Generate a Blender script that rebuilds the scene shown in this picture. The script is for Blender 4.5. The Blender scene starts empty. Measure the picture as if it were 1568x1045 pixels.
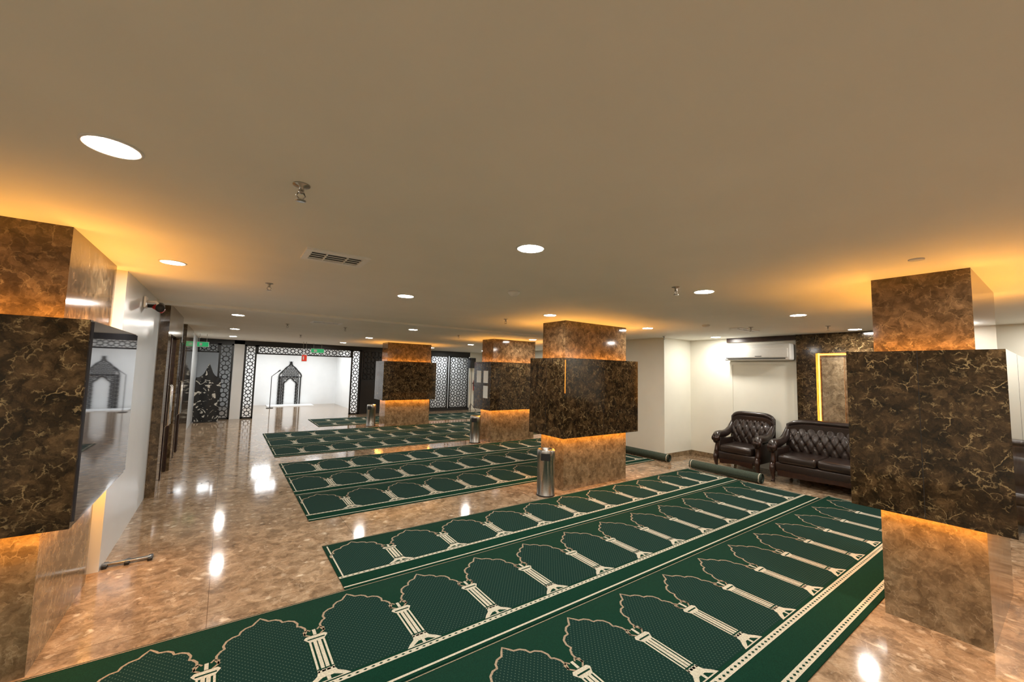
import bpy, bmesh, math, random
from mathutils import Vector, Matrix
random.seed(3)
S = bpy.context.scene
H = 2.55      # ceiling height
EYE = 1.75

# ------------------------------------------------------------------ materials
def newmat(name):
    m = bpy.data.materials.new(name); m.use_nodes = True
    nt = m.node_tree
    return m, nt, nt.nodes['Principled BSDF']

def simple(name, col, rough=.5, metal=0, spec=.5, noise=0.0, nscale=30, bump=0, coat=0):
    m, nt, b = newmat(name)
    b.inputs['Roughness'].default_value = rough
    b.inputs['Metallic'].default_value = metal
    b.inputs['Specular IOR Level'].default_value = spec
    b.inputs['Coat Weight'].default_value = coat
    n = nt.nodes.new('ShaderNodeTexNoise'); n.inputs['Scale'].default_value = nscale
    n.inputs['Detail'].default_value = 4
    tc = nt.nodes.new('ShaderNodeTexCoord')
    nt.links.new(tc.outputs['Object'], n.inputs['Vector'])
    r = nt.nodes.new('ShaderNodeValToRGB')
    r.color_ramp.elements[0].position = .3; r.color_ramp.elements[1].position = .7
    r.color_ramp.elements[0].color = (*[c*(1-noise) for c in col], 1)
    r.color_ramp.elements[1].color = (*[min(1, c*(1+noise)) for c in col], 1)
    nt.links.new(n.outputs['Fac'], r.inputs['Fac'])
    nt.links.new(r.outputs['Color'], b.inputs['Base Color'])
    if bump:
        bp = nt.nodes.new('ShaderNodeBump'); bp.inputs['Strength'].default_value = bump
        bp.inputs['Distance'].default_value = .01
        nt.links.new(n.outputs['Fac'], bp.inputs['Height'])
        nt.links.new(bp.outputs['Normal'], b.inputs['Normal'])
    return m

def emis(name, col, s):
    m, nt, b = newmat(name)
    b.inputs['Base Color'].default_value = (*col, 1)
    b.inputs['Emission Color'].default_value = (*col, 1)
    b.inputs['Emission Strength'].default_value = s
    return m

def marble(name, cols, vein, vein_amt=1.0, scale=1.0, rough=.1, tiles=None, patch=None, veinw=.035, frag=.3, spec=.55):
    m, nt, b = newmat(name)
    N = nt.nodes; L = nt.links
    tc = N.new('ShaderNodeTexCoord')
    n0 = N.new('ShaderNodeTexNoise'); n0.inputs['Scale'].default_value = 8*scale; n0.inputs['Detail'].default_value = 7
    n0.inputs['Roughness'].default_value = .6
    L.new(tc.outputs['Object'], n0.inputs['Vector'])
    mp = N.new('ShaderNodeVectorMath'); mp.operation = 'MULTIPLY_ADD'
    L.new(n0.outputs['Color'], mp.inputs[0])
    mp.inputs[1].default_value = (.16/scale,)*3
    L.new(tc.outputs['Object'], mp.inputs[2])
    n1 = N.new('ShaderNodeTexNoise'); n1.inputs['Scale'].default_value = 8*scale; n1.inputs['Detail'].default_value = 10
    n1.inputs['Roughness'].default_value = .72; n1.inputs['Distortion'].default_value = .5
    L.new(mp.outputs[0], n1.inputs['Vector'])
    r1 = N.new('ShaderNodeValToRGB')
    while len(r1.color_ramp.elements) < len(cols): r1.color_ramp.elements.new(.5)
    for e, (p, c) in zip(r1.color_ramp.elements, cols): e.position = p; e.color = (*c, 1)
    L.new(n1.outputs['Fac'], r1.inputs['Fac'])
    out = r1.outputs['Color']
    vf = N.new('ShaderNodeTexVoronoi'); vf.inputs['Scale'].default_value = 20*scale
    L.new(mp.outputs[0], vf.inputs['Vector'])
    sf = N.new('ShaderNodeSeparateColor'); L.new(vf.outputs['Color'], sf.inputs[0])
    fr = N.new('ShaderNodeMapRange'); fr.inputs['To Min'].default_value = 1-frag; fr.inputs['To Max'].default_value = 1+frag
    L.new(sf.outputs[1], fr.inputs['Value'])
    sc = N.new('ShaderNodeVectorMath'); sc.operation = 'SCALE'
    L.new(out, sc.inputs[0]); L.new(fr.outputs[0], sc.inputs['Scale'])
    out = sc.outputs[0]
    def veins(scl, w, mask_lo, mask_hi, col, seed, amt):
        nonlocal out
        v = N.new('ShaderNodeTexVoronoi'); v.feature = 'DISTANCE_TO_EDGE'; v.inputs['Scale'].default_value = scl*scale
        L.new(mp.outputs[0], v.inputs['Vector'])
        mr = N.new('ShaderNodeMapRange'); mr.inputs['From Min'].default_value = 0; mr.inputs['From Max'].default_value = w
        mr.inputs['To Min'].default_value = 1; mr.inputs['To Max'].default_value = 0
        L.new(v.outputs['Distance'], mr.inputs['Value'])
        nm = N.new('ShaderNodeTexNoise'); nm.noise_dimensions = '4D'; nm.inputs['W'].default_value = seed
        nm.inputs['Scale'].default_value = scl*.9*scale; nm.inputs['Detail'].default_value = 3
        L.new(tc.outputs['Object'], nm.inputs['Vector'])
        mm = N.new('ShaderNodeMapRange'); mm.inputs['From Min'].default_value = mask_lo; mm.inputs['From Max'].default_value = mask_hi
        L.new(nm.outputs['Fac'], mm.inputs['Value'])
        mu = N.new('ShaderNodeMath'); mu.operation = 'MULTIPLY'
        L.new(mr.outputs[0], mu.inputs[0]); L.new(mm.outputs[0], mu.inputs[1])
        mu2 = N.new('ShaderNodeMath'); mu2.operation = 'MULTIPLY'; mu2.inputs[1].default_value = amt
        L.new(mu.outputs[0], mu2.inputs[0])
        mx = N.new('ShaderNodeMix'); mx.data_type = 'RGBA'
        L.new(mu2.outputs[0], mx.inputs['Factor']); L.new(out, mx.inputs['A']); mx.inputs['B'].default_value = (*col, 1)
        out = mx.outputs['Result']
    veins(8, veinw, .50, .64, vein, 1.3, vein_amt)
    veins(20, veinw*2.4, .52, .66, vein, 5.1, vein_amt*.75)
    if patch:
        v = N.new('ShaderNodeTexVoronoi'); v.feature = 'F1'; v.inputs['Scale'].default_value = 17*scale
        L.new(mp.outputs[0], v.inputs['Vector'])
        sp = N.new('ShaderNodeSeparateColor'); L.new(v.outputs['Color'], sp.inputs[0])
        mr = N.new('ShaderNodeMapRange'); mr.inputs['From Min'].default_value = .84; mr.inputs['From Max'].default_value = .95
        L.new(sp.outputs[0], mr.inputs['Value'])
        mr2 = N.new('ShaderNodeMapRange'); mr2.inputs['From Min'].default_value = .15; mr2.inputs['From Max'].default_value = .55
        mr2.inputs['To Min'].default_value = .7; mr2.inputs['To Max'].default_value = 0
        L.new(v.outputs['Distance'], mr2.inputs['Value'])
        mu = N.new('ShaderNodeMath'); mu.operation = 'MULTIPLY'
        L.new(mr.outputs[0], mu.inputs[0]); L.new(mr2.outputs[0], mu.inputs[1])
        mx = N.new('ShaderNodeMix'); mx.data_type = 'RGBA'
        L.new(mu.outputs[0], mx.inputs['Factor']); L.new(out, mx.inputs['A']); mx.inputs['B'].default_value = (*patch, 1)
        out = mx.outputs['Result']
    if tiles:
        br = N.new('ShaderNodeTexBrick'); br.offset = 0; br.inputs['Scale'].default_value = 1
        br.inputs['Mortar Size'].default_value = .0025; br.inputs['Brick Width'].default_value = tiles[0]
        br.inputs['Row Height'].default_value = tiles[1]
        br.inputs['Color1'].default_value = (1, 1, 1, 1); br.inputs['Color2'].default_value = (.86, .86, .86, 1)
        br.inputs['Mortar'].default_value = (.45, .4, .35, 1)
        L.new(tc.outputs['Object'], br.inputs['Vector'])
        mx = N.new('ShaderNodeMix'); mx.data_type = 'RGBA'; mx.blend_type = 'MULTIPLY'; mx.inputs['Factor'].default_value = 1
        L.new(out, mx.inputs['A']); L.new(br.outputs['Color'], mx.inputs['B'])
        out = mx.outputs['Result']
    L.new(out, b.inputs['Base Color'])
    b.inputs['Roughness'].default_value = rough
    b.inputs['Specular IOR Level'].default_value = spec
    return m

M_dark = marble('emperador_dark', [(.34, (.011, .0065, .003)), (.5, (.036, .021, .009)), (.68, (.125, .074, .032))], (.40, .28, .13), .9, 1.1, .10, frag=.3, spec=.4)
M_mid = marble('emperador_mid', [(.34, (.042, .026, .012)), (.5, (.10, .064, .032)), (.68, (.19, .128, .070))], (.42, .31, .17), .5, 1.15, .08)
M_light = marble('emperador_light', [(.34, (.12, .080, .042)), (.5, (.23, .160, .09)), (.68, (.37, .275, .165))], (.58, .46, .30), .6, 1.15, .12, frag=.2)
M_floor = marble('marble_floor', [(.32, (.15, .095, .054)), (.5, (.32, .218, .134)), (.70, (.52, .39, .26))], (.64, .52, .38), .45, .9, .085,
                 tiles=(1.2, 1.2), patch=(.80, .68, .52), frag=.18)
M_ceil = simple('ceiling_paint', (.87, .85, .78), .7, noise=.02, nscale=2)
M_wall = simple('wall_paint', (.80, .78, .68), .6, noise=.02, nscale=3)
M_white = simple('white_paint', (.82, .83, .83), .5, noise=.02, nscale=3)
M_leftw = simple('white_wall_gloss', (.70, .75, .79), .25, noise=.02, nscale=3)
M_plastic = simple('white_plastic', (.8, .79, .75), .35, noise=.02)
M_black = simple('black_lacquer', (.012, .012, .012), .35, noise=.2)
M_blackglass = simple('black_glass', (.075, .075, .09), .03, metal=.6, spec=1, noise=.05, nscale=2)
M_darkglass = simple('dark_glass', (.06, .045, .035), .05, metal=.3, spec=1, noise=.1, nscale=2)
M_steel = simple('brushed_steel', (.42, .40, .37), .28, metal=1, noise=.1, nscale=60)
M_chrome = simple('chrome', (.8, .8, .8), .1, metal=1, noise=.02)
M_leather = simple('brown_leather', (.020, .011, .008), .32, noise=.3, nscale=60, bump=.15, coat=.2)
M_wood = simple('dark_wood', (.03, .012, .007), .3, noise=.4, nscale=20)
M_cream = simple('carpet_cream', (.50, .47, .37), .95, noise=.25, nscale=120)
M_pink = simple('carpet_beige', (.30, .23, .155), .95, noise=.35, nscale=120)
M_green = simple('carpet_green', (.004, .032, .018), .95, spec=.1, noise=.3, nscale=150)
M_back = simple('carpet_backing', (.060, .078, .060), .9, spec=.1, noise=.3, nscale=80)
M_red = simple('red_paint', (.6, .02, .015), .35, noise=.05)
M_paper = simple('paper', (.8, .8, .76), .8, noise=.05)
M_vent = simple('vent_metal', (.88, .87, .84), .4, noise=.03)
M_slot = simple('vent_dark', (.015, .014, .013), .7, noise=.1)
M_lamp = emis('downlight_lens', (1, .95, .87), 310)
M_led = emis('amber_led', (1, .42, .06), 62)
M_led2 = emis('amber_led_frame', (1, .34, .03), 9)
M_leakglow = emis('amber_leak_glow', (1, .30, .03), .7)  # self-glowing amber, imitates light escaping through a panel gap
M_exit = emis('exit_green', (.02, .45, .16), .35)
M_redglow = emis('red_sign', (.7, .04, .02), .25)

def dotted():
    m, nt, b = newmat('carpet_dotted_field')
    N = nt.nodes; L = nt.links
    tc = N.new('ShaderNodeTexCoord')
    sp = N.new('ShaderNodeSeparateXYZ'); L.new(tc.outputs['Object'], sp.inputs[0])
    def s(sock, k, ph=0):
        a = N.new('ShaderNodeMath'); a.operation = 'MULTIPLY_ADD'; a.inputs[1].default_value = k; a.inputs[2].default_value = ph
        L.new(sock, a.inputs[0])
        c = N.new('ShaderNodeMath'); c.operation = 'SINE'; L.new(a.outputs[0], c.inputs[0]); return c.outputs[0]
    k = math.pi/.014
    mu = N.new('ShaderNodeMath'); mu.operation = 'MULTIPLY'
    L.new(s(sp.outputs['X'], k), mu.inputs[0]); L.new(s(sp.outputs['Y'], k*.85), mu.inputs[1])
    mr = N.new('ShaderNodeMapRange'); mr.inputs['From Min'].default_value = .70; mr.inputs['From Max'].default_value = .88
    L.new(mu.outputs[0], mr.inputs['Value'])
    mx = N.new('ShaderNodeMix'); mx.data_type = 'RGBA'
    mx.inputs['A'].default_value = (.006, .027, .021, 1); mx.inputs['B'].default_value = (.075, .12, .09, 1)
    L.new(mr.outputs[0], mx.inputs['Factor'])
    L.new(mx.outputs['Result'], b.inputs['Base Color'])
    b.inputs['Roughness'].default_value = .95; b.inputs['Specular IOR Level'].default_value = .1
    return m
M_field = dotted()

def bannermat():
    m, nt, b = newmat('banner_print')
    N = nt.nodes; L = nt.links
    tc = N.new('ShaderNodeTexCoord')
    v = N.new('ShaderNodeTexNoise'); v.inputs['Scale'].default_value = 5; v.inputs['Distortion'].default_value = 2
    L.new(tc.outputs['Object'], v.inputs['Vector'])
    r = N.new('ShaderNodeValToRGB'); r.color_ramp.elements[0].position = .58; r.color_ramp.elements[1].position = .62
    r.color_ramp.elements[0].color = (.006, .006, .006, 1); r.color_ramp.elements[1].color = (.55, .53, .47, 1)
    L.new(v.outputs['Fac'], r.inputs['Fac']); L.new(r.outputs['Color'], b.inputs['Base Color'])
    b.inputs['Roughness'].default_value = .6
    return m
M_banner = bannermat()

# ------------------------------------------------------------------ mesh builder
class MB:
    def __init__(s): s.v = []; s.f = []; s.m = []; s.sm = []; s.mats = []
    def mi(s, m):
        if m not in s.mats: s.mats.append(m)
        return s.mats.index(m)
    def add(s, vs, fs, m, smooth=False):
        o = len(s.v); k = s.mi(m)
        s.v += [tuple(v) for v in vs]
        for f in fs: s.f.append([i+o for i in f]); s.m.append(k); s.sm.append(smooth)
    def box(s, x0, x1, y0, y1, z0, z1, m):
        vs = [(x, y, z) for x in (x0, x1) for y in (y0, y1) for z in (z0, z1)]
        s.add(vs, [(0, 1, 3, 2), (4, 6, 7, 5), (0, 4, 5, 1), (2, 3, 7, 6), (0, 2, 6, 4), (1, 5, 7, 3)], m)
    def rbox(s, x0, x1, y0, y1, z0, z1, r, m, seg=3):
        bm = bmesh.new(); bmesh.ops.create_cube(bm, size=1)
        for v in bm.verts:
            v.co = Vector(((x0+x1)/2+v.co.x*(x1-x0), (y0+y1)/2+v.co.y*(y1-y0), (z0+z1)/2+v.co.z*(z1-z0)))
        bmesh.ops.bevel(bm, geom=list(bm.edges), offset=r, segments=seg, affect='EDGES', profile=.5)
        bm.verts.index_update()
        s.add([v.co[:] for v in bm.verts], [[v.index for v in f.verts] for f in bm.faces], m, True); bm.free()
    def revolve(s, c, prof, n, m, smooth=True, caps=True):
        vs = []; fs = []
        for r, z in prof:
            for i in range(n):
                a = 2*math.pi*i/n; vs.append((c[0]+r*math.cos(a), c[1]+r*math.sin(a), c[2]+z))
        for j in range(len(prof)-1):
            for i in range(n):
                fs.append((j*n+i, j*n+(i+1) % n, (j+1)*n+(i+1) % n, (j+1)*n+i))
        if caps:
            if prof[0][0] > 1e-4: fs.append(list(range(n)))
            if prof[-1][0] > 1e-4: fs.append([(len(prof)-1)*n+i for i in range(n)])
        s.add(vs, fs, m, smooth)
    def tube(s, pts, rad, n, m):
        pts = [Vector(p) for p in pts]
        if not isinstance(rad, (list, tuple)): rad = [rad]*len(pts)
        vs = []; fs = []
        ref = Vector((.123, .2, 1)).normalized()
        for i, p in enumerate(pts):
            d = (pts[min(i+1, len(pts)-1)]-pts[max(i-1, 0)]).normalized()
            if abs(d.dot(ref)) > .95: ref = Vector((1, .1, 0)).normalized()
            a = d.cross(ref).normalized(); b = d.cross(a)
            for k in range(n):
                t = 2*math.pi*k/n; vs.append(p+(a*math.cos(t)+b*math.sin(t))*rad[i])
        for j in range(len(pts)-1):
            for k in range(n): fs.append((j*n+k, j*n+(k+1) % n, (j+1)*n+(k+1) % n, (j+1)*n+k))
        fs.append(list(range(n))); fs.append([(len(pts)-1)*n+k for k in range(n)])
        s.add(vs, fs, m, True)
    def ribbon(s, pts, w, z, m):
        pts = [Vector(p) for p in pts]; vs = []; fs = []
        for i, p in enumerate(pts):
            d = (pts[min(i+1, len(pts)-1)]-pts[max(i-1, 0)]).normalized()
            nn = Vector((-d.y, d.x))*w/2
            vs += [(p.x+nn.x, p.y+nn.y, z), (p.x-nn.x, p.y-nn.y, z)]
        for i in range(len(pts)-1): fs.append((2*i, 2*i+1, 2*i+3, 2*i+2))
        s.add(vs, fs, m)
    def poly(s, pts, z, m): s.add([(p[0], p[1], z) for p in pts], [list(range(len(pts)))], m)
    def quad(s, x0, x1, y0, y1, z, m): s.add([(x0, y0, z), (x1, y0, z), (x1, y1, z), (x0, y1, z)], [(0, 1, 2, 3)], m)
    def bar(s, p, q, w, t, nrm, m):
        p = Vector(p); q = Vector(q); d = (q-p).normalized(); nrm = Vector(nrm)
        a = nrm.cross(d).normalized()*w/2; b = nrm*t/2
        vs = [e+sa*a+sb*b for e in (p, q) for sa in (-1, 1) for sb in (-1, 1)]
        s.add(vs, [(0, 1, 3, 2), (4, 6, 7, 5), (0, 4, 5, 1), (2, 3, 7, 6), (0, 2, 6, 4), (1, 5, 7, 3)], m)
    def finish(s, name, recenter=True):
        me = bpy.data.meshes.new(name)
        c = Vector((0, 0, 0))
        if recenter:
            xs = [v[0] for v in s.v]; ys = [v[1] for v in s.v]; zs = [v[2] for v in s.v]
            c = Vector(((min(xs)+max(xs))/2, (min(ys)+max(ys))/2, min(zs)))
        me.from_pydata([(v[0]-c.x, v[1]-c.y, v[2]-c.z) for v in s.v], [], s.f)
        for m in s.mats: me.materials.append(m)
        for p, k, sm in zip(me.polygons, s.m, s.sm): p.material_index = k; p.use_smooth = sm
        bm = bmesh.new(); bm.from_mesh(me); bmesh.ops.recalc_face_normals(bm, faces=bm.faces); bm.to_mesh(me); bm.free()
        ob = bpy.data.objects.new(name, me); ob.location = c
        S.collection.objects.link(ob)
        return ob

# ------------------------------------------------------------------ shell
YF = 15.8
def slab(name, a, mat):
    b = MB(); b.box(*a, mat); return b.finish(name, False)
slab('floor', (-2.4, 9.9, -3.2, 21.2, -.1, 0), M_floor)
slab('ceiling', (-2.4, 9.9, -3.2, 21.2, H, H+.1), M_ceil)
slab('wall_back', (-2.4, 9.9, -3.2, -3.0, 0, H), M_wall)
slab('wall_left_rear', (-2.4, -2.2, -3.0, 4.8, 0, H), M_wall)
slab('wall_left', (-2.2, -.76, 4.8, YF, 0, H), M_leftw)
slab('wall_left_far', (-2.2, -.95, YF, 21, 0, H), M_white)
slab('wall_right', (8.6, 9.9, -3.0, 5.1, 0, H), M_wall)
slab('wall_right_pier', (7.6, 9.9, 5.1, 6.7, 0, H), M_wall)
slab('wall_right_far', (9.6, 9.9, 6.7, YF, 0, H), M_wall)
slab('wall_mihrab', (-.95, 9.9, 20.8, 21.0, 0, H), M_white)
slab('wall_mihrab_left', (.3, .5, YF+.1, 20.8, 0, H), M_white)
slab('wall_mihrab_right', (4.35, 4.55, YF+.1, 20.8, 0, H), M_white)
slab('wall_alcove', (4.55, 9.9, 17.2, 17.4, 0, H), M_white)
slab('trim_1', (-.76, 9.6, 6.72, 6.95, H-.035, H), M_ceil)
b = MB()
b.box(8.585, 8.6, -3, 1.1, 0, .1, M_light); b.box(8.585, 8.6, 4.22, 5.1, 0, .1, M_light); b.box(7.6, 8.585, 5.085, 5.1, 0, .1, M_light)
b.box(7.585, 7.6, 5.085, 6.7, 0, .1, M_light)
b.finish('baseboard_right', False)

# ------------------------------------------------------------------ columns
def column(x0, x1, y0, y1, m=.14, z0=.79, z1=1.97, extra=None):
    b = MB()
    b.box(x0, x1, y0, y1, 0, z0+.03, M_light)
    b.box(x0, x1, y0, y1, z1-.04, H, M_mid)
    X0, X1, Y0, Y1 = x0-m, x1+m, y0-m, y1+m
    b.box(X0, X1, Y0, Y1, z0+.03, z1-.03, M_dark)
    t = .025
    for za, zb in ((z0, z0+.03), (z1-.03, z1)):
        b.box(X0, X1, Y0, Y0+t, za, zb, M_dark); b.box(X0, X1, Y1-t, Y1, za, zb, M_dark)
        b.box(X0, X0+t, Y0+t, Y1-t, za, zb, M_dark); b.box(X1-t, X1, Y0+t, Y1-t, za, zb, M_dark)
    g = .06; w = .024
    for z in (z0+.026, z1-.026):
        b.quad(X0+g, X1-g, Y0+g, Y0+g+w, z, M_led); b.quad(X0+g, X1-g, Y1-g-w, Y1-g, z, M_led)
        b.quad(X0+g, X0+g+w, Y0+g+w, Y1-g-w, z, M_led); b.quad(X1-g-w, X1-g, Y0+g+w, Y1-g-w, z, M_led)
    xm = (X0+X1)/2; ym = (Y0+Y1)/2
    b.box(xm-.0015, xm+.0015, Y0-.0006, Y0, z0, z1, M_slot); b.box(X0-.0006, X0, ym-.0015, ym+.0015, z0, z1, M_slot)
    if extra: extra(b, X0, X1, Y0, Y1, z0, z1)
    return b.finish('marble_column')
column(4.18, 5.5, .40, .93)
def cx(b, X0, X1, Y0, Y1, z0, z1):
    b.box(X0+.012, X0+.024, Y0-.003, Y0, z1-.52, z1-.03, M_leakglow)  # glowing strip stands in for light leaking between box panels
column(4.18, 5.6, 4.5, 5.03, extra=cx)
def px(b, X0, X1, Y0, Y1, z0, z1):
    b.box(X0-.004, X0, Y0+.12, Y0+.33, 1.45, 1.75, M_paper); b.box(X0-.004, X0, Y0+.12, Y0+.33, 1.08, 1.38, M_paper)
    b.box(X0-.004, X0, Y0+.45, Y0+.66, 1.45, 1.75, M_paper)
column(5.37, 6.7, 8.38, 8.9, extra=px)
column(3.99, 5.42, 12.2, 12.72)
def lx(b, X0, X1, Y0, Y1, z0, z1):
    b.box(X1, X1+.012, Y0+.03, Y1-.02, z0+.03, z1-.01, M_blackglass)
column(-2.05, -.80, 3.45, 4.62, z0=.81, z1=1.99, extra=lx)

# ------------------------------------------------------------------ prayer carpets
HALF = [(.222, .70), (.238, .735), (.236, .78), (.215, .815), (.198, .825), (.204, .86), (.188, .90), (.155, .925), (.122, .93),
        (.112, .96), (.085, .985), (.045, .995), (.028, 1.02), (0, 1.055)]
def carpet(x0, x1, y0, y1, phase, base=.20, nm='prayer_carpet', edge=False):
    b = MB(); T = .009
    b.rbox(x0, x1, y0, y1, .0005, T, .003, M_green, 1)
    h = y1-y0; lo = base; hs = (h-lo)/(1.13-.20)
    def Y(v): return y0+lo+(v-.20)*hs
    P = .565
    z1, z2, z3 = T+.0008, T+.0016, T+.0024
    def chain(y, w):
        b.ribbon([(x0, y), (x1, y)], w, z1, M_cream)
        n = int((x1-x0)/.045)
        for i in range(n):
            x = x0+(i+.5)*.045
            b.poly([(x-.013, y), (x, y-w*.22), (x+.013, y), (x, y+w*.22)], z2, M_green)
    if edge:
        chain(y0+.06, .045); chain(Y(.19), .045)
    else:
        b.ribbon([(x0, y0+.03), (x1, y0+.03)], .016, z1, M_cream); chain(Y(.200), .032)
    b.ribbon([(x0, y1-.015), (x1, y1-.015)], .006, z1, M_pink)
    b.ribbon([(x0+.035, Y(.22)), (x0+.035, y1-.05)], .012, z2, M_cream)
    b.ribbon([(x1-.035, Y(.22)), (x1-.035, y1-.05)], .012, z2, M_cream)
    p = phase
    while p > x0-.3: p -= P
    cl = lambda v: max(x0+.02, min(x1-.02, v))
    while p < x1+.3:
        c = p+P/2
        arch = [(c-x, Y(y)) for x, y in HALF]+[(c+x, Y(y)) for x, y in reversed(HALF[:-1])]
        if c > x0 and c < x1:
            fld = [(cl(c-.235), Y(.235)), *[(cl(a), d) for a, d in arch], (cl(c+.235), Y(.235))]
            b.poly(fld, z1, M_field)
            q = [(cl(a), d) for a, d in arch]
            b.ribbon(q, .014, z2, M_pink)
        if p > x0+.12 and p < x1-.12:
            b.poly([(p-.115, Y(.225)), (p+.115, Y(.225)), (p+.09, Y(.255)), (p+.055, Y(.285)), (p+.042, Y(.325)), (p-.042, Y(.325)), (p-.055, Y(.285)), (p-.09, Y(.255))], z2, M_cream)
            b.poly([(p-.075, Y(.232)), (p+.075, Y(.232)), (p+.03, Y(.262)), (p-.03, Y(.262))], z3, M_green)
            b.ribbon([(p, Y(.232)), (p, Y(.27))], .02, z3+.0005, M_cream)
            for dx in (-.040, .040): b.ribbon([(p+dx, Y(.31)), (p+dx, Y(.61))], .012, z2, M_cream)
            for dx in (-.013, .013): b.ribbon([(p+dx, Y(.31)), (p+dx, Y(.61))], .020, z2, M_cream)
            b.ribbon([(p-.045, Y(.335)), (p+.045, Y(.335))], .01, z3, M_green)
            b.poly([(p-.042, Y(.61)), (p+.042, Y(.61)), (p+.07, Y(.655)), (p+.055, Y(.675)), (p-.055, Y(.675)), (p-.07, Y(.655))], z2, M_cream)
            b.ribbon([(p-.05, Y(.64)), (p+.05, Y(.64))], .012, z3, M_green)
            for sg in (-1, 1):
                b.ribbon([(p+sg*.03, Y(.675)), (p+sg*.055, Y(.70)), (p+sg*.06, Y(.735)), (p+sg*.035, Y(.75)), (p+sg*.02, Y(.73))], .012, z2, M_pink)
            b.ribbon([(p, Y(.68)), (p, Y(.74))], .02, z2, M_cream)
        p += P
    return b.finish(nm)
carpet(-2.0, 7.45, .99, 2.265, 2.94, base=.30, edge=True)
carpet(-2.0, 7.2, 2.27, 3.415, 1.146)
carpet(.87, 7.2, 3.42, 4.35, 1.41)
for i, xe in enumerate((7.28, 7.5, 9.3)): carpet(.87, xe, 5.11+1.075*i, 5.18+1.075*(i+1)-.075, .87+.53)
for i in range(3): carpet(.86, 9.2, 8.95+1.07*i, 8.95+1.07*(i+1)-.005, .86+.53)
for i in range(2): carpet(2.3, 9.0, 12.9+.95*i, 12.9+.95*(i+1)-.005, 2.3+.53)

def roll(x, y0, y1, R=.085):
    b = MB(); n = 70; pts = []
    for i in range(n):
        a = 2*math.pi*3.2*i/(n-1); r = .03+(R-.03)*i/(n-1)
        pts.append((x+r*math.cos(-math.pi/2-a), R+.002+r*math.sin(-math.pi/2-a)))
    vs = []; fs = []
    for px_, pz in pts: vs += [(px_, y0, pz), (px_, y1, pz)]
    for i in range(n-1): fs.append((2*i, 2*i+1, 2*i+3, 2*i+2))
    b.add(vs, fs, M_back, True)
    for yy in (y0+.03, y1-.03):
        vs = []; fs = []
        for px_, pz in pts[-24:]:
            dx = px_-x; dz = pz-R; l = math.hypot(dx, dz); k = (l+.0015)/l
            vs += [(x+dx*k, yy-.008, R+dz*k), (x+dx*k, yy+.008, R+dz*k)]
        for i in range(23): fs.append((2*i, 2*i+1, 2*i+3, 2*i+2))
        b.add(vs, fs, M_cream, True)
    b.tube([(x, y0+.01, R), (x, y1-.01, R)], .028, 16, M_slot)
    return b.finish('rolled_carpet')
roll(7.32, 3.1, 4.35)
roll(7.40, 4.86, 6.15, .08)

# ------------------------------------------------------------------ bins
def bin_(x, y, z=0.0):
    b = MB(); R = .13
    b.revolve((x, y, z), [(R, 0), (R, .02), (R-.004, .025), (R-.004, .50), (R, .505), (R, .63), (R-.01, .645), (R-.03, .65), (R-.035, .62), (.0, .61)], 40, M_steel)
    b.revolve((x, y, z), [(R+.002, 0), (R+.002, .018)], 40, M_slot)
    vs = []; fs = []; k = 10
    for i in range(k+1):
        a = math.radians(195+60*i/k)
        for zz in (.50, .60): vs.append((x+(R+.002)*math.cos(a), y+(R+.002)*math.sin(a), z+zz))
    for i in range(k): fs.append((2*i, 2*i+1, 2*i+3, 2*i+2))
    b.add(vs, fs, M_slot, True)
    return b.finish('steel_litter_bin')
bin_(3.84, 4.50); bin_(5.05, 8.6); bin_(3.66, 12.45)

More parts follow.
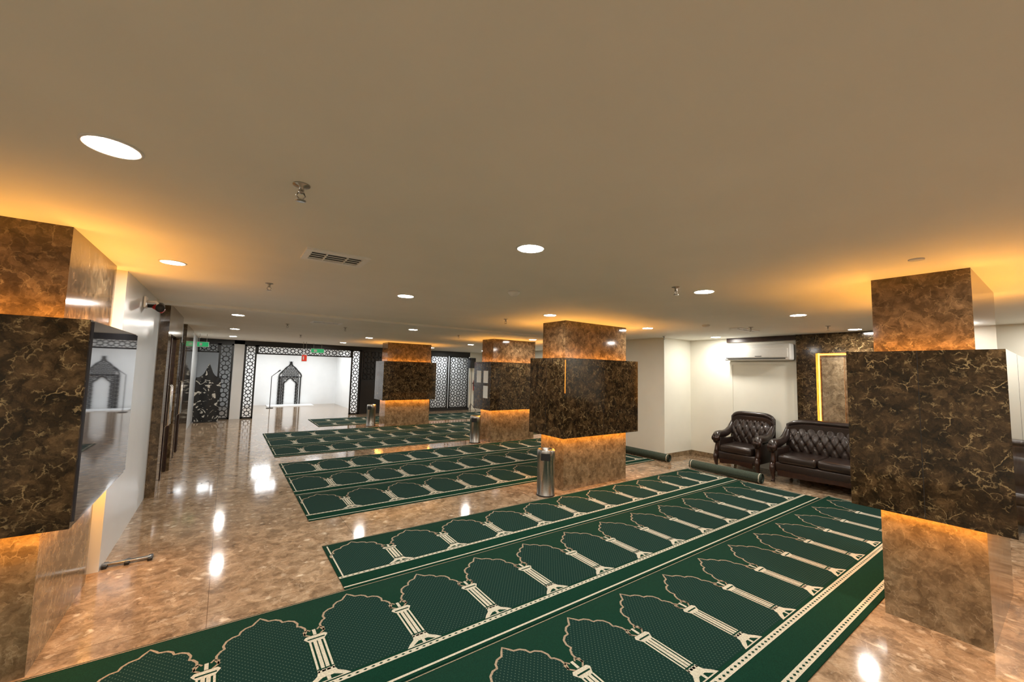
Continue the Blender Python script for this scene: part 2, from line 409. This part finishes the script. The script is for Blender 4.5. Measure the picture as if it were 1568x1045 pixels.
# ------------------------------------------------------------------ seating
def seat(X0, Y0, W, name, nc=1, back=1.0):
    b = MB(); arm = .12
    def fl(y, x, z): return (X0+y, Y0+x, z)
    def rb(x0, x1, y0, y1, z0, z1, r, m): b.rbox(X0+y0, X0+y1, Y0+x0, Y0+x1, z0, z1, r, m)
    rb(arm*.6, W-arm*.6, .06, .76, .17, .34, .03, M_leather)
    cw = (W-2*arm)/nc
    for i in range(nc): rb(arm+cw*i+.004, arm+cw*(i+1)-.004, .03, .66, .33, .47, .045, M_leather)
    nx = int((W-.1)/.014); nz = 42; vs = []; fs = []
    xa, xb = .05, W-.05
    sx, sz = .135, .12
    for j in range(nz+1):
        for i in range(nx+1):
            u = i/nx; v = j/nz
            x = xa+(xb-xa)*u
            e = abs(2*u-1)
            top = back-.07*e**6
            z = .42+(top-.42)*v
            p = (x-W/2)/sx+(z-.47)/sz*.5; q = (x-W/2)/sx-(z-.47)/sz*.5
            dp = abs(p-round(p)); dq = abs(q-round(q))
            cre = .016*math.exp(-(dp/.10)**2)+.016*math.exp(-(dq/.10)**2)+.02*math.exp(-(dp*dp+dq*dq)/.02)
            fade = min(1, (1-v)/.1)*min(1, (1-e)/.05)
            y = .60+.13*v-.05*math.sin(math.pi*min(1, v*1.05))+cre*fade
            if v > .9: y += .05*((v-.9)/.1)**2
            y += .03*max(0, (e-.93)/.07)**2
            vs.append(fl(y, x, z))
    for j in range(nz):
        for i in range(nx): a = j*(nx+1)+i; fs.append((a, a+1, a+nx+2, a+nx+1))
    b.add(vs, fs, M_leather, True)
    for ii in range(-30, 31):
        for jj in range(-30, 31):
            x = W/2+(ii+jj)/2*sx; z = .47+(ii-jj)*sz
            if xa+.05 < x < xb-.05 and .5 < z < back-.07:
                v = (z-.42)/(back-.42)
                y = .60+.13*v-.05*math.sin(math.pi*min(1, v*1.05))+.047
                b.revolve((0, 0, 0), [(0.001, -.006), (.010, -.004), (.012, .002), (.001, .007)], 8, M_leather)
                for k in range(len(b.v)-32, len(b.v)):
                    t = b.v[k]; b.v[k] = fl(y-t[2], x+t[0], z+t[1])
    n = 24
    crest = [fl(.755, xa+(xb-xa)*i/n, back-.01-.07*abs(2*i/n-1)**6) for i in range(n+1)]
    b.tube([fl(.72, xa, .3)]+crest+[fl(.72, xb, .3)], .045, 12, M_leather)
    vs = []; fs = []
    for i in range(n+1):
        x = xa+(xb-xa)*i/n; zt = back-.01-.07*abs(2*i/n-1)**6
        vs += [fl(.80, x, zt), fl(.78, x, .2), fl(.68, x, zt-.05), fl(.68, x, .2)]
    for i in range(n):
        a = 4*i; c = a+4
        fs += [(a, a+1, c+1, c), (a+2, a+3, c+3, c+2), (a, a+2, c+2, c), (a+1, a+3, c+3, c+1)]
    fs += [(0, 1, 3, 2), (4*n, 4*n+1, 4*n+3, 4*n+2)]
    b.add(vs, fs, M_leather, False)
    for sgn, xc in ((-1, arm*.5), (1, W-arm*.5)):
        rb(xc-.045, xc+.045, .10, .76, .2, .56, .03, M_leather)
        xo = xc+sgn*.02
        pts = [(.74, .86), (.70, .80), (.62, .715), (.50, .655), (.36, .63), (.22, .635), (.12, .63), (.06, .60), (.04, .555), (.06, .51), (.10, .50)]
        b.tube([fl(y, xo, z) for y, z in pts], [.04, .05, .06, .066, .07, .072, .07, .06, .052, .042, .03], 16, M_leather)
        b.tube([fl(.07, xo-.06, .57), fl(.07, xo+.06, .57)], [.05, .05], 16, M_wood)
        b.tube([fl(.10, xo, .56), fl(.12, xo, .46), fl(.10, xo, .36), fl(.07, xo, .27)], [.04, .035, .04, .045], 12, M_wood)
        b.tube([fl(.08, xo, .30), fl(.05, xo, .22), fl(.06, xo, .14), fl(.085, xo, .06), (fl(.075, xo, .02)), fl(.06, xo, .0)], [.045, .045, .034, .022, .026, .032], 12, M_wood)
        b.tube([fl(.72, xc, .22), fl(.74, xc, .1), fl(.78, xc, 0)], [.035, .025, .02], 10, M_wood)
    m_ = 20
    for i in range(m_):
        x0 = arm+(W-2*arm)*i/m_; x1 = arm+(W-2*arm)*(i+1)/m_
        d = .03*abs(math.cos(math.pi*(i+.5)/m_))
        b.box(X0+.04, X0+.065, Y0+x0, Y0+x1, .15-d, .21, M_wood)
    return b.finish(name)
seat(7.70, 3.32, .82, 'tufted_leather_armchair', 1, 1.04)
seat(7.60, 1.22, 1.90, 'tufted_leather_sofa', 3, 1.0)
seat(7.60, -.90, 1.90, 'tufted_leather_sofa', 3, 1.0)

# ------------------------------------------------------------------ right wall: AC, panel, niche
b = MB()
b.rbox(8.36, 8.597, 3.02, 4.22, 2.08, 2.39, .03, M_plastic)
b.box(8.352, 8.37, 3.10, 4.14, 2.105, 2.12, M_slot)
b.rbox(8.345, 8.40, 3.06, 4.18, 2.13, 2.30, .01, M_plastic)
b.box(8.343, 8.347, 3.5, 3.62, 2.15, 2.162, M_slot)
b.finish('split_air_conditioner')
b = MB()
b.box(8.575, 8.599, 3.0, 3.06, 0, 2.06, M_wall); b.box(8.575, 8.599, 4.16, 4.22, 0, 2.06, M_wall); b.box(8.575, 8.599, 3.06, 4.16, 2.0, 2.06, M_wall)
b.box(8.59, 8.599, 3.06, 4.16, 0, 2.0, M_wall)
b.finish('trim_3', False)
slab('trim_2', (8.54, 8.6, 3.0, 4.25, 2.46, H), M_wood)
b = MB()
ya, yb, za, zb = 2.22, 2.68, .35, 2.2
b.box(8.50, 8.599, yb, 2.98, 0, H, M_dark); b.box(8.50, 8.599, 1.1, ya, 0, H, M_dark)
b.box(8.50, 8.599, ya, yb, zb, H, M_dark); b.box(8.50, 8.599, ya, yb, 0, za, M_dark)
b.box(8.585, 8.599, ya, yb, za, zb, M_light)
b.box(8.535, 8.56, ya+.075, yb-.075, za+.075, zb-.075, M_light)
for a in ((ya+.005, ya+.03, za, zb), (yb-.03, yb-.005, za, zb), (ya+.03, yb-.03, zb-.03, zb-.005), (ya+.03, yb-.03, za+.005, za+.03)):
    b.box(8.578, 8.585, *a, M_led2)
b.finish('marble_feature_panel')

# ------------------------------------------------------------------ lattice screens
def inside(poly, x, z):
    c = False; n = len(poly)
    for i in range(n):
        x1, z1 = poly[i]; x2, z2 = poly[(i+1) % n]
        if (z1 > z) != (z2 > z) and x < (x2-x1)*(z-z1)/(z2-z1)+x1: c = not c
    return c
def star(b, cx, cz, s, y, w=.018, t=.02):
    R = s*.5; r2 = R*.72
    nrm = (0, 1, 0)
    for off in (0, math.pi/4):
        P = [(cx+r2*math.cos(off+math.pi/2*k), y, cz+r2*math.sin(off+math.pi/2*k)) for k in range(4)]
        for k in range(4): b.bar(P[k], P[(k+1) % 4], w, t, nrm, M_black)
    for k in range(8):
        a = math.pi/4*k; R2 = R if k % 2 == 0 else R*1.414
        b.bar((cx+r2*math.cos(a), y, cz+r2*math.sin(a)), (cx+R2*math.cos(a), y, cz+R2*math.sin(a)), w, t, nrm, M_black)
def lattice(b, x0, x1, z0, z1, s, y, fr=.035):
    nx = max(1, round((x1-x0-2*fr)/s)); nz = max(1, round((z1-z0-2*fr)/s))
    sx = (x1-x0-2*fr)/nx; sz = (z1-z0-2*fr)/nz; ss = max(sx, sz)
    for i in range(nx):
        for j in range(nz): star(b, x0+fr+sx*(i+.5), z0+fr+sz*(j+.5), ss, y)
    b.box(x0, x0+fr, y-.03, y+.03, z0, z1, M_black); b.box(x1-fr, x1, y-.03, y+.03, z0, z1, M_black)
    b.box(x0, x1, y-.03, y+.03, z0, z0+fr, M_black); b.box(x0, x1, y-.03, y+.03, z1-fr, z1, M_black)
b = MB(); yy = YF+.05
b.box(-.76, 6.98, YF, YF+.1, 2.42, H, M_black)
lattice(b, -.76, -.22, 2.12, 2.42, .22, yy, .045)
lattice(b, -.22, .16, 0, 2.42, .28, yy, .05)
lattice(b, .46, .80, 0, 2.42, .24, yy, .05)
lattice(b, .80, 3.82, 2.12, 2.42, .22, yy, .045)
lattice(b, 3.82, 4.16, 0, 2.42, .24, yy, .05)
lattice(b, 4.2, 5.1, 1.25, 2.42, .24, yy); b.box(4.16, 7.0, YF+.08, YF+.1, 0, 2.42, M_black)
lattice(b, 5.1, 7.0, 0, 2.42, .24, yy)
b.box(4.2, 5.1, YF+.02, YF+.08, 0, 1.25, M_black)
lattice(b, 7.02, 7.86, 0.1, 2.35, .25, yy, .05); lattice(b, 7.92, 8.86, 0.1, 2.35, .25, yy, .05)
b.box(7.0, 8.9, YF, YF+.1, 2.35, H, M_black)
b.box(7.0, 8.9, YF, YF+.1, 0, .1, M_black)
b.finish('lattice_screen', False)
slab('wall_far_pier', (.17, .45, YF, YF+.12, 0, H), M_white)
slab('wall_far_right', (8.9, 9.9, YF, YF+.12, 0, H), M_wall)

b = MB(); cx_, y = 2.4, 20.77
half = [(.42, 0), (.42, 1.22), (.45, 1.30), (.40, 1.42), (.30, 1.52), (.24, 1.60), (.18, 1.68), (.07, 1.76), (.03, 1.84), (0, 1.95)]
outer = [(cx_-x, z) for x, z in half]+[(cx_+x, z) for x, z in reversed(half[:-1])]
hin = [(.25, 0), (.25, .86), (.27, .92), (.22, 1.02), (.14, 1.08), (.10, 1.15), (0, 1.22)]
inner = [(cx_-x, z) for x, z in hin]+[(cx_+x, z) for x, z in reversed(hin[:-1])]
for P, w in ((outer, .045), (inner, .04)):
    for a, c in zip(P, P[1:]): b.bar((a[0], y, a[1]), (c[0], y, c[1]), w, .03, (0, 1, 0), M_black)
s = .14
for i in range(-4, 5):
    for j in range(0, 15):
        x = cx_+i*s; z = .07+j*s
        if inside(outer, x, z) and not inside(inner, x, z) and inside(outer, x, z+.05): star(b, x, z, s, y, .012, .02)
for sg in (-1, 1):
    b.bar((cx_+sg*.335, y, 0), (cx_+sg*.335, y, 1.2), .02, .025, (0, 1, 0), M_black)
b.bar((cx_-.42, y, 1.26), (cx_+.42, y, 1.26), .03, .025, (0, 1, 0), M_black)
b.finish('mihrab_ornament')
b = MB(); b.box(1.5, 3.3, 19.9, 20.72, 0, .03, M_white); b.finish('mihrab_step')
b = MB()
b.tube([(1.55, 19.3, .0), (1.55, 19.3, .02)], .13, 20, M_black)
b.tube([(1.55, 19.3, .02), (1.55, 19.3, 1.3), (1.75, 19.1, 1.5)], .014, 10, M_black)
b.tube([(1.74, 19.11, 1.49), (1.82, 19.03, 1.57)], [.018, .028], 10, M_black)
b.finish('microphone_stand')
def panel(x, y, s=.6, L=24):
    b = MB(); b.box(x-s/2-.02, x+s/2+.02, y-s/2-.02, y+s/2+.02, H-.02, H, M_plastic)
    b.quad(x-s/2, x+s/2, y-s/2, y+s/2, H-.022, emis('led_panel_white', (.93, .97, 1.0), L))
    b.finish('ceiling_led_panel')
for x in (1.4, 3.3):
    for y in (17.0, 19.2): panel(x, y)
panel(7.4, 16.55, .4, 30); panel(8.4, 16.55, .4, 30); panel(-.35, 17.5, .4, 30)

b = MB(); n = 14; vs = []; fs = []
for j in range(n+1):
    for i in range(n+1):
        u = i/n; v = j/n
        wv = 1-.35*max(0, v-.75)/.25*abs(2*u-1)
        vs.append((-.42+(u-.5)*.62*(1-.3*max(0, (v-.7)/.3)**2), 15.25+.03*math.sin(u*9), .03+v*1.75*wv))
for j in range(n):
    for i in range(n): a = j*(n+1)+i; fs.append((a, a+1, a+n+2, a+n+1))
b.add(vs, fs, M_banner, True)
b.tube([(-.42, 15.32, 0.0), (-.42, 15.32, 1.75)], .014, 8, M_black)
b.box(-.7, -.14, 15.2, 15.4, 0, .03, M_black)
b.finish('calligraphy_banner_stand')

def sign(x, y, z, w, h, mat, nm):
    b = MB(); b.rbox(x-w/2, x+w/2, y-.015, y+.015, z-h/2, z+h/2, .006, M_plastic); b.box(x-w/2+.01, x+w/2-.01, y-.018, y-.015, z-h/2+.01, z+h/2-.01, mat)
    b.box(x-w*.28, x-w*.05, y-.0195, y-.018, z-h*.25, z+h*.25, M_paper)
    b.tube([(x-w*.3, y, z+h/2), (x-w*.3, y, H)], .005, 6, M_steel); b.tube([(x+w*.3, y, z+h/2), (x+w*.3, y, H)], .005, 6, M_steel)
    b.finish(nm)
sign(2.55, 15.3, 2.30, .42, .15, M_exit, 'exit_sign')
sign(-.55, 13.5, 2.27, .26, .14, M_exit, 'exit_sign')
sign(2.05, 14.6, 2.02, .16, .22, M_redglow, 'fire_equipment_sign')

b = MB(); c = (9.1, 15.64, .85)
b.revolve(c, [(.07, 0), (.075, .02), (.075, .40), (.06, .46), (.025, .49), (.02, .53)], 20, M_red)
b.tube([(9.1, 15.64, 1.38), (9.17, 15.60, 1.43)], .012, 8, M_black); b.tube([(9.1, 15.64, 1.38), (9.03, 15.6, 1.3), (9.01, 15.6, 1.05)], .011, 8, M_black)
b.box(9.05, 9.15, 15.71, 15.80, 1.15, 1.2, M_black)
b.finish('fire_extinguisher')
b = MB(); b.rbox(8.72, 8.98, 15.4, 15.66, 1.85, 2.3, .02, M_black); b.revolve((8.85, 15.53, 0), [(.012, 0.0), (.012, 1.86)], 8, M_black)
b.tube([(8.85, 15.53, .3), (8.7, 15.35, 0)], .01, 6, M_black); b.tube([(8.85, 15.53, .3), (9.05, 15.4, 0)], .01, 6, M_black); b.tube([(8.85, 15.53, .3), (8.85, 15.72, 0)], .01, 6, M_black)
b.finish('loudspeaker_on_stand')

# ------------------------------------------------------------------ left wall doors/pilasters
b = MB()
b.box(-.76, -.66, 7.05, 7.35, 0, H, M_mid); b.box(-.76, -.66, 8.65, 9.0, 0, H, M_mid)
b.box(-.76, -.66, 7.35, 8.65, 2.15, H, M_dark)
b.finish('trim_4', False)
for k, (a, c) in enumerate(((7.36, 8.64), (9.05, 10.4))):
    b = MB()
    b.box(-.755, -.72, a, c, .01, 2.14, M_darkglass)
    mid = (a+c)/2
    b.box(-.72, -.70, mid-.03, mid+.03, .01, 2.14, M_wood); b.box(-.72, -.70, a, a+.06, .01, 2.14, M_wood); b.box(-.72, -.70, c-.06, c, .01, 2.14, M_wood)
    for d in (-.09, .09): b.tube([(-.69, mid+d, .8), (-.66, mid+d, .82), (-.66, mid+d, 1.4), (-.69, mid+d, 1.42)], .014, 8, M_chrome)
    b.finish('door_%d' % (1+k), False)
b = MB(); b.box(-.76, -.70, 10.5, 12.5, 0, H, M_mid); b.box(-.702, -.695, 10.7, 12.3, .9, 2.1, M_darkglass); b.finish('marble_wall_panel', False)

b = MB()
b.rbox(-.755, -.735, 5.66, 5.78, 2.33, 2.45, .005, M_plastic)
b.tube([(-.735, 5.72, 2.40), (-.66, 5.70, 2.40), (-.63, 5.68, 2.36)], .014, 10, M_plastic)
b.tube([(-.63, 5.78, 2.37), (-.61, 5.58, 2.32)], [.038, .038], 16, M_black)
b.tube([(-.61, 5.582, 2.3205), (-.608, 5.57, 2.317)], [.03, .03], 16, M_slot)
b.tube([(-.70, 5.95, 2.38), (-.62, 5.93, 2.33)], [.03, .03], 12, M_red)
b.tube([(-.755, 5.96, 2.38), (-.69, 5.95, 2.38)], [.02, .02], 12, M_black)
b.finish('security_camera')
b = MB()
b.rbox(-.755, -.44, 4.86, 4.90, .012, .03, .004, M_steel)
for x in (-.74, -.60, -.45): b.rbox(x-.012, x+.022, 4.83, 4.93, 0, .028, .006, M_black)
b.finish('floor_cable_bracket')

# ------------------------------------------------------------------ ceiling fixtures
def downlight(x, y, r=.082):
    b = MB()
    b.revolve((x, y, H), [(r+.016, 0), (r+.016, -.003), (r+.010, -.005), (r, -.0045), (r, 0)], 40, M_plastic, True, False)
    n = 32
    b.add([(x+r*math.cos(2*math.pi*i/n), y+r*math.sin(2*math.pi*i/n), H-.004) for i in range(n)], [list(range(n))], M_lamp)
    return b.finish('recessed_downlight')
XS = (-.40, 1.56, 3.65, 5.86, 8.1)
for y in (-.2, 2.02, 4.25):
    for x in XS: downlight(x, (4.13 if (y > 4 and x < 0) else y+(.03 if x < 0 else 0)), r=(.074 if x < 0 else .080))
for y in (7.8, 10.9, 13.8):
    for x in (.1, 3.05, 6.15, 8.4): downlight(x, y)
def sprinkler(x, y):
    b = MB()
    b.revolve((x, y, H), [(.035, 0), (.035, -.004), (.012, -.010), (.010, -.03), (.014, -.035), (.007, -.04)], 20, M_steel)
    for a in (-1, 1): b.tube([(x+a*.010, y, H-.035), (x+a*.018, y, H-.05), (x+a*.004, y, H-.068)], .003, 6, M_steel)
    b.revolve((x, y, H-.072), [(.022, 0), (.022, .003), (.004, .005)], 16, M_steel)
    b.finish('fire_sprinkler')
for p in ((.22, 1.95), (.29, 4.53), (3.28, 2.08), (3.45, 5.05), (7.35, 2.15), (7.3, 4.9), (.9, 8.7), (1.9, 8.5), (4.3, 8.2), (1.5, 11.5), (6.8, 3.0)): sprinkler(*p)
b = MB(); b.revolve((2.31, 3.25, H), [(.06, 0), (.06, -.012), (.045, -.03), (.03, -.045), (.0, -.047)], 28, M_plastic); b.finish('smoke_detector')
b = MB(); b.revolve((3.65, .58, H), [(.04, 0), (.04, -.006), (.0, -.01)], 24, M_plastic); b.finish('smoke_detector')
b = MB(); b.revolve((6.1, 3.35, H), [(.06, 0), (.06, -.012), (.045, -.03), (.0, -.035)], 28, M_plastic); b.finish('smoke_detector')
def vent(x, y, w, d):
    b = MB(); x0, x1, y0, y1 = x-w/2, x+w/2, y-d/2, y+d/2; z = H; f = .04
    b.box(x0, x1, y0, y0+f, z-.014, z, M_vent); b.box(x0, x1, y1-f, y1, z-.014, z, M_vent)
    b.box(x0, x0+f, y0+f, y1-f, z-.014, z, M_vent); b.box(x1-f, x1, y0+f, y1-f, z-.014, z, M_vent)
    b.box(x0+f, x1-f, y0+f, y1-f, z-.002, z, M_slot)
    n = max(2, int((d-2*f)/.05))
    for i in range(n):
        yy = y0+f+(d-2*f)*(i+.5)/n
        b.bar((x0+f, yy, z-.008), (x1-f, yy, z-.008), .012, .003, (0, 0, 1), M_vent)
    for k in (1, 2): xx = x0+(x1-x0)*k/3; b.box(xx-.003, xx+.003, y0+f, y1-f, z-.014, z-.002, M_vent)
    b.finish('air_vent_grille')
vent(.60, 3.10, .42, .30); vent(1.42, 7.8, .5, .3); vent(7.05, 3.2, .7, .16)

# ------------------------------------------------------------------ world, camera
w = bpy.data.worlds.new('World'); S.world = w; w.use_nodes = True
w.node_tree.nodes['Background'].inputs['Color'].default_value = (.9, .8, .65, 1)
w.node_tree.nodes['Background'].inputs['Strength'].default_value = .05
cam = bpy.data.cameras.new('Camera'); co = bpy.data.objects.new('Camera', cam); S.collection.objects.link(co)
cam.sensor_width = 36; cam.lens = 614/1568*36; cam.clip_start = .02
yaw, pit, rol = math.radians(35.3), math.radians(4.34), math.radians(1.4)
F = Vector((math.sin(yaw), math.cos(yaw), 0)); R = Vector((math.cos(yaw), -math.sin(yaw), 0)); Z = Vector((0, 0, 1))
fw = F*math.cos(pit)+Z*math.sin(pit); up = -F*math.sin(pit)+Z*math.cos(pit)
cX = R*math.cos(rol)+up*math.sin(rol); cY = -R*math.sin(rol)+up*math.cos(rol)
co.matrix_world = Matrix(((cX.x, cY.x, -fw.x, 0), (cX.y, cY.y, -fw.y, 0), (cX.z, cY.z, -fw.z, EYE), (0, 0, 0, 1)))
S.camera = co
S.view_settings.view_transform = 'Standard'
S.view_settings.look = 'None'
S.view_settings.exposure = 0.30
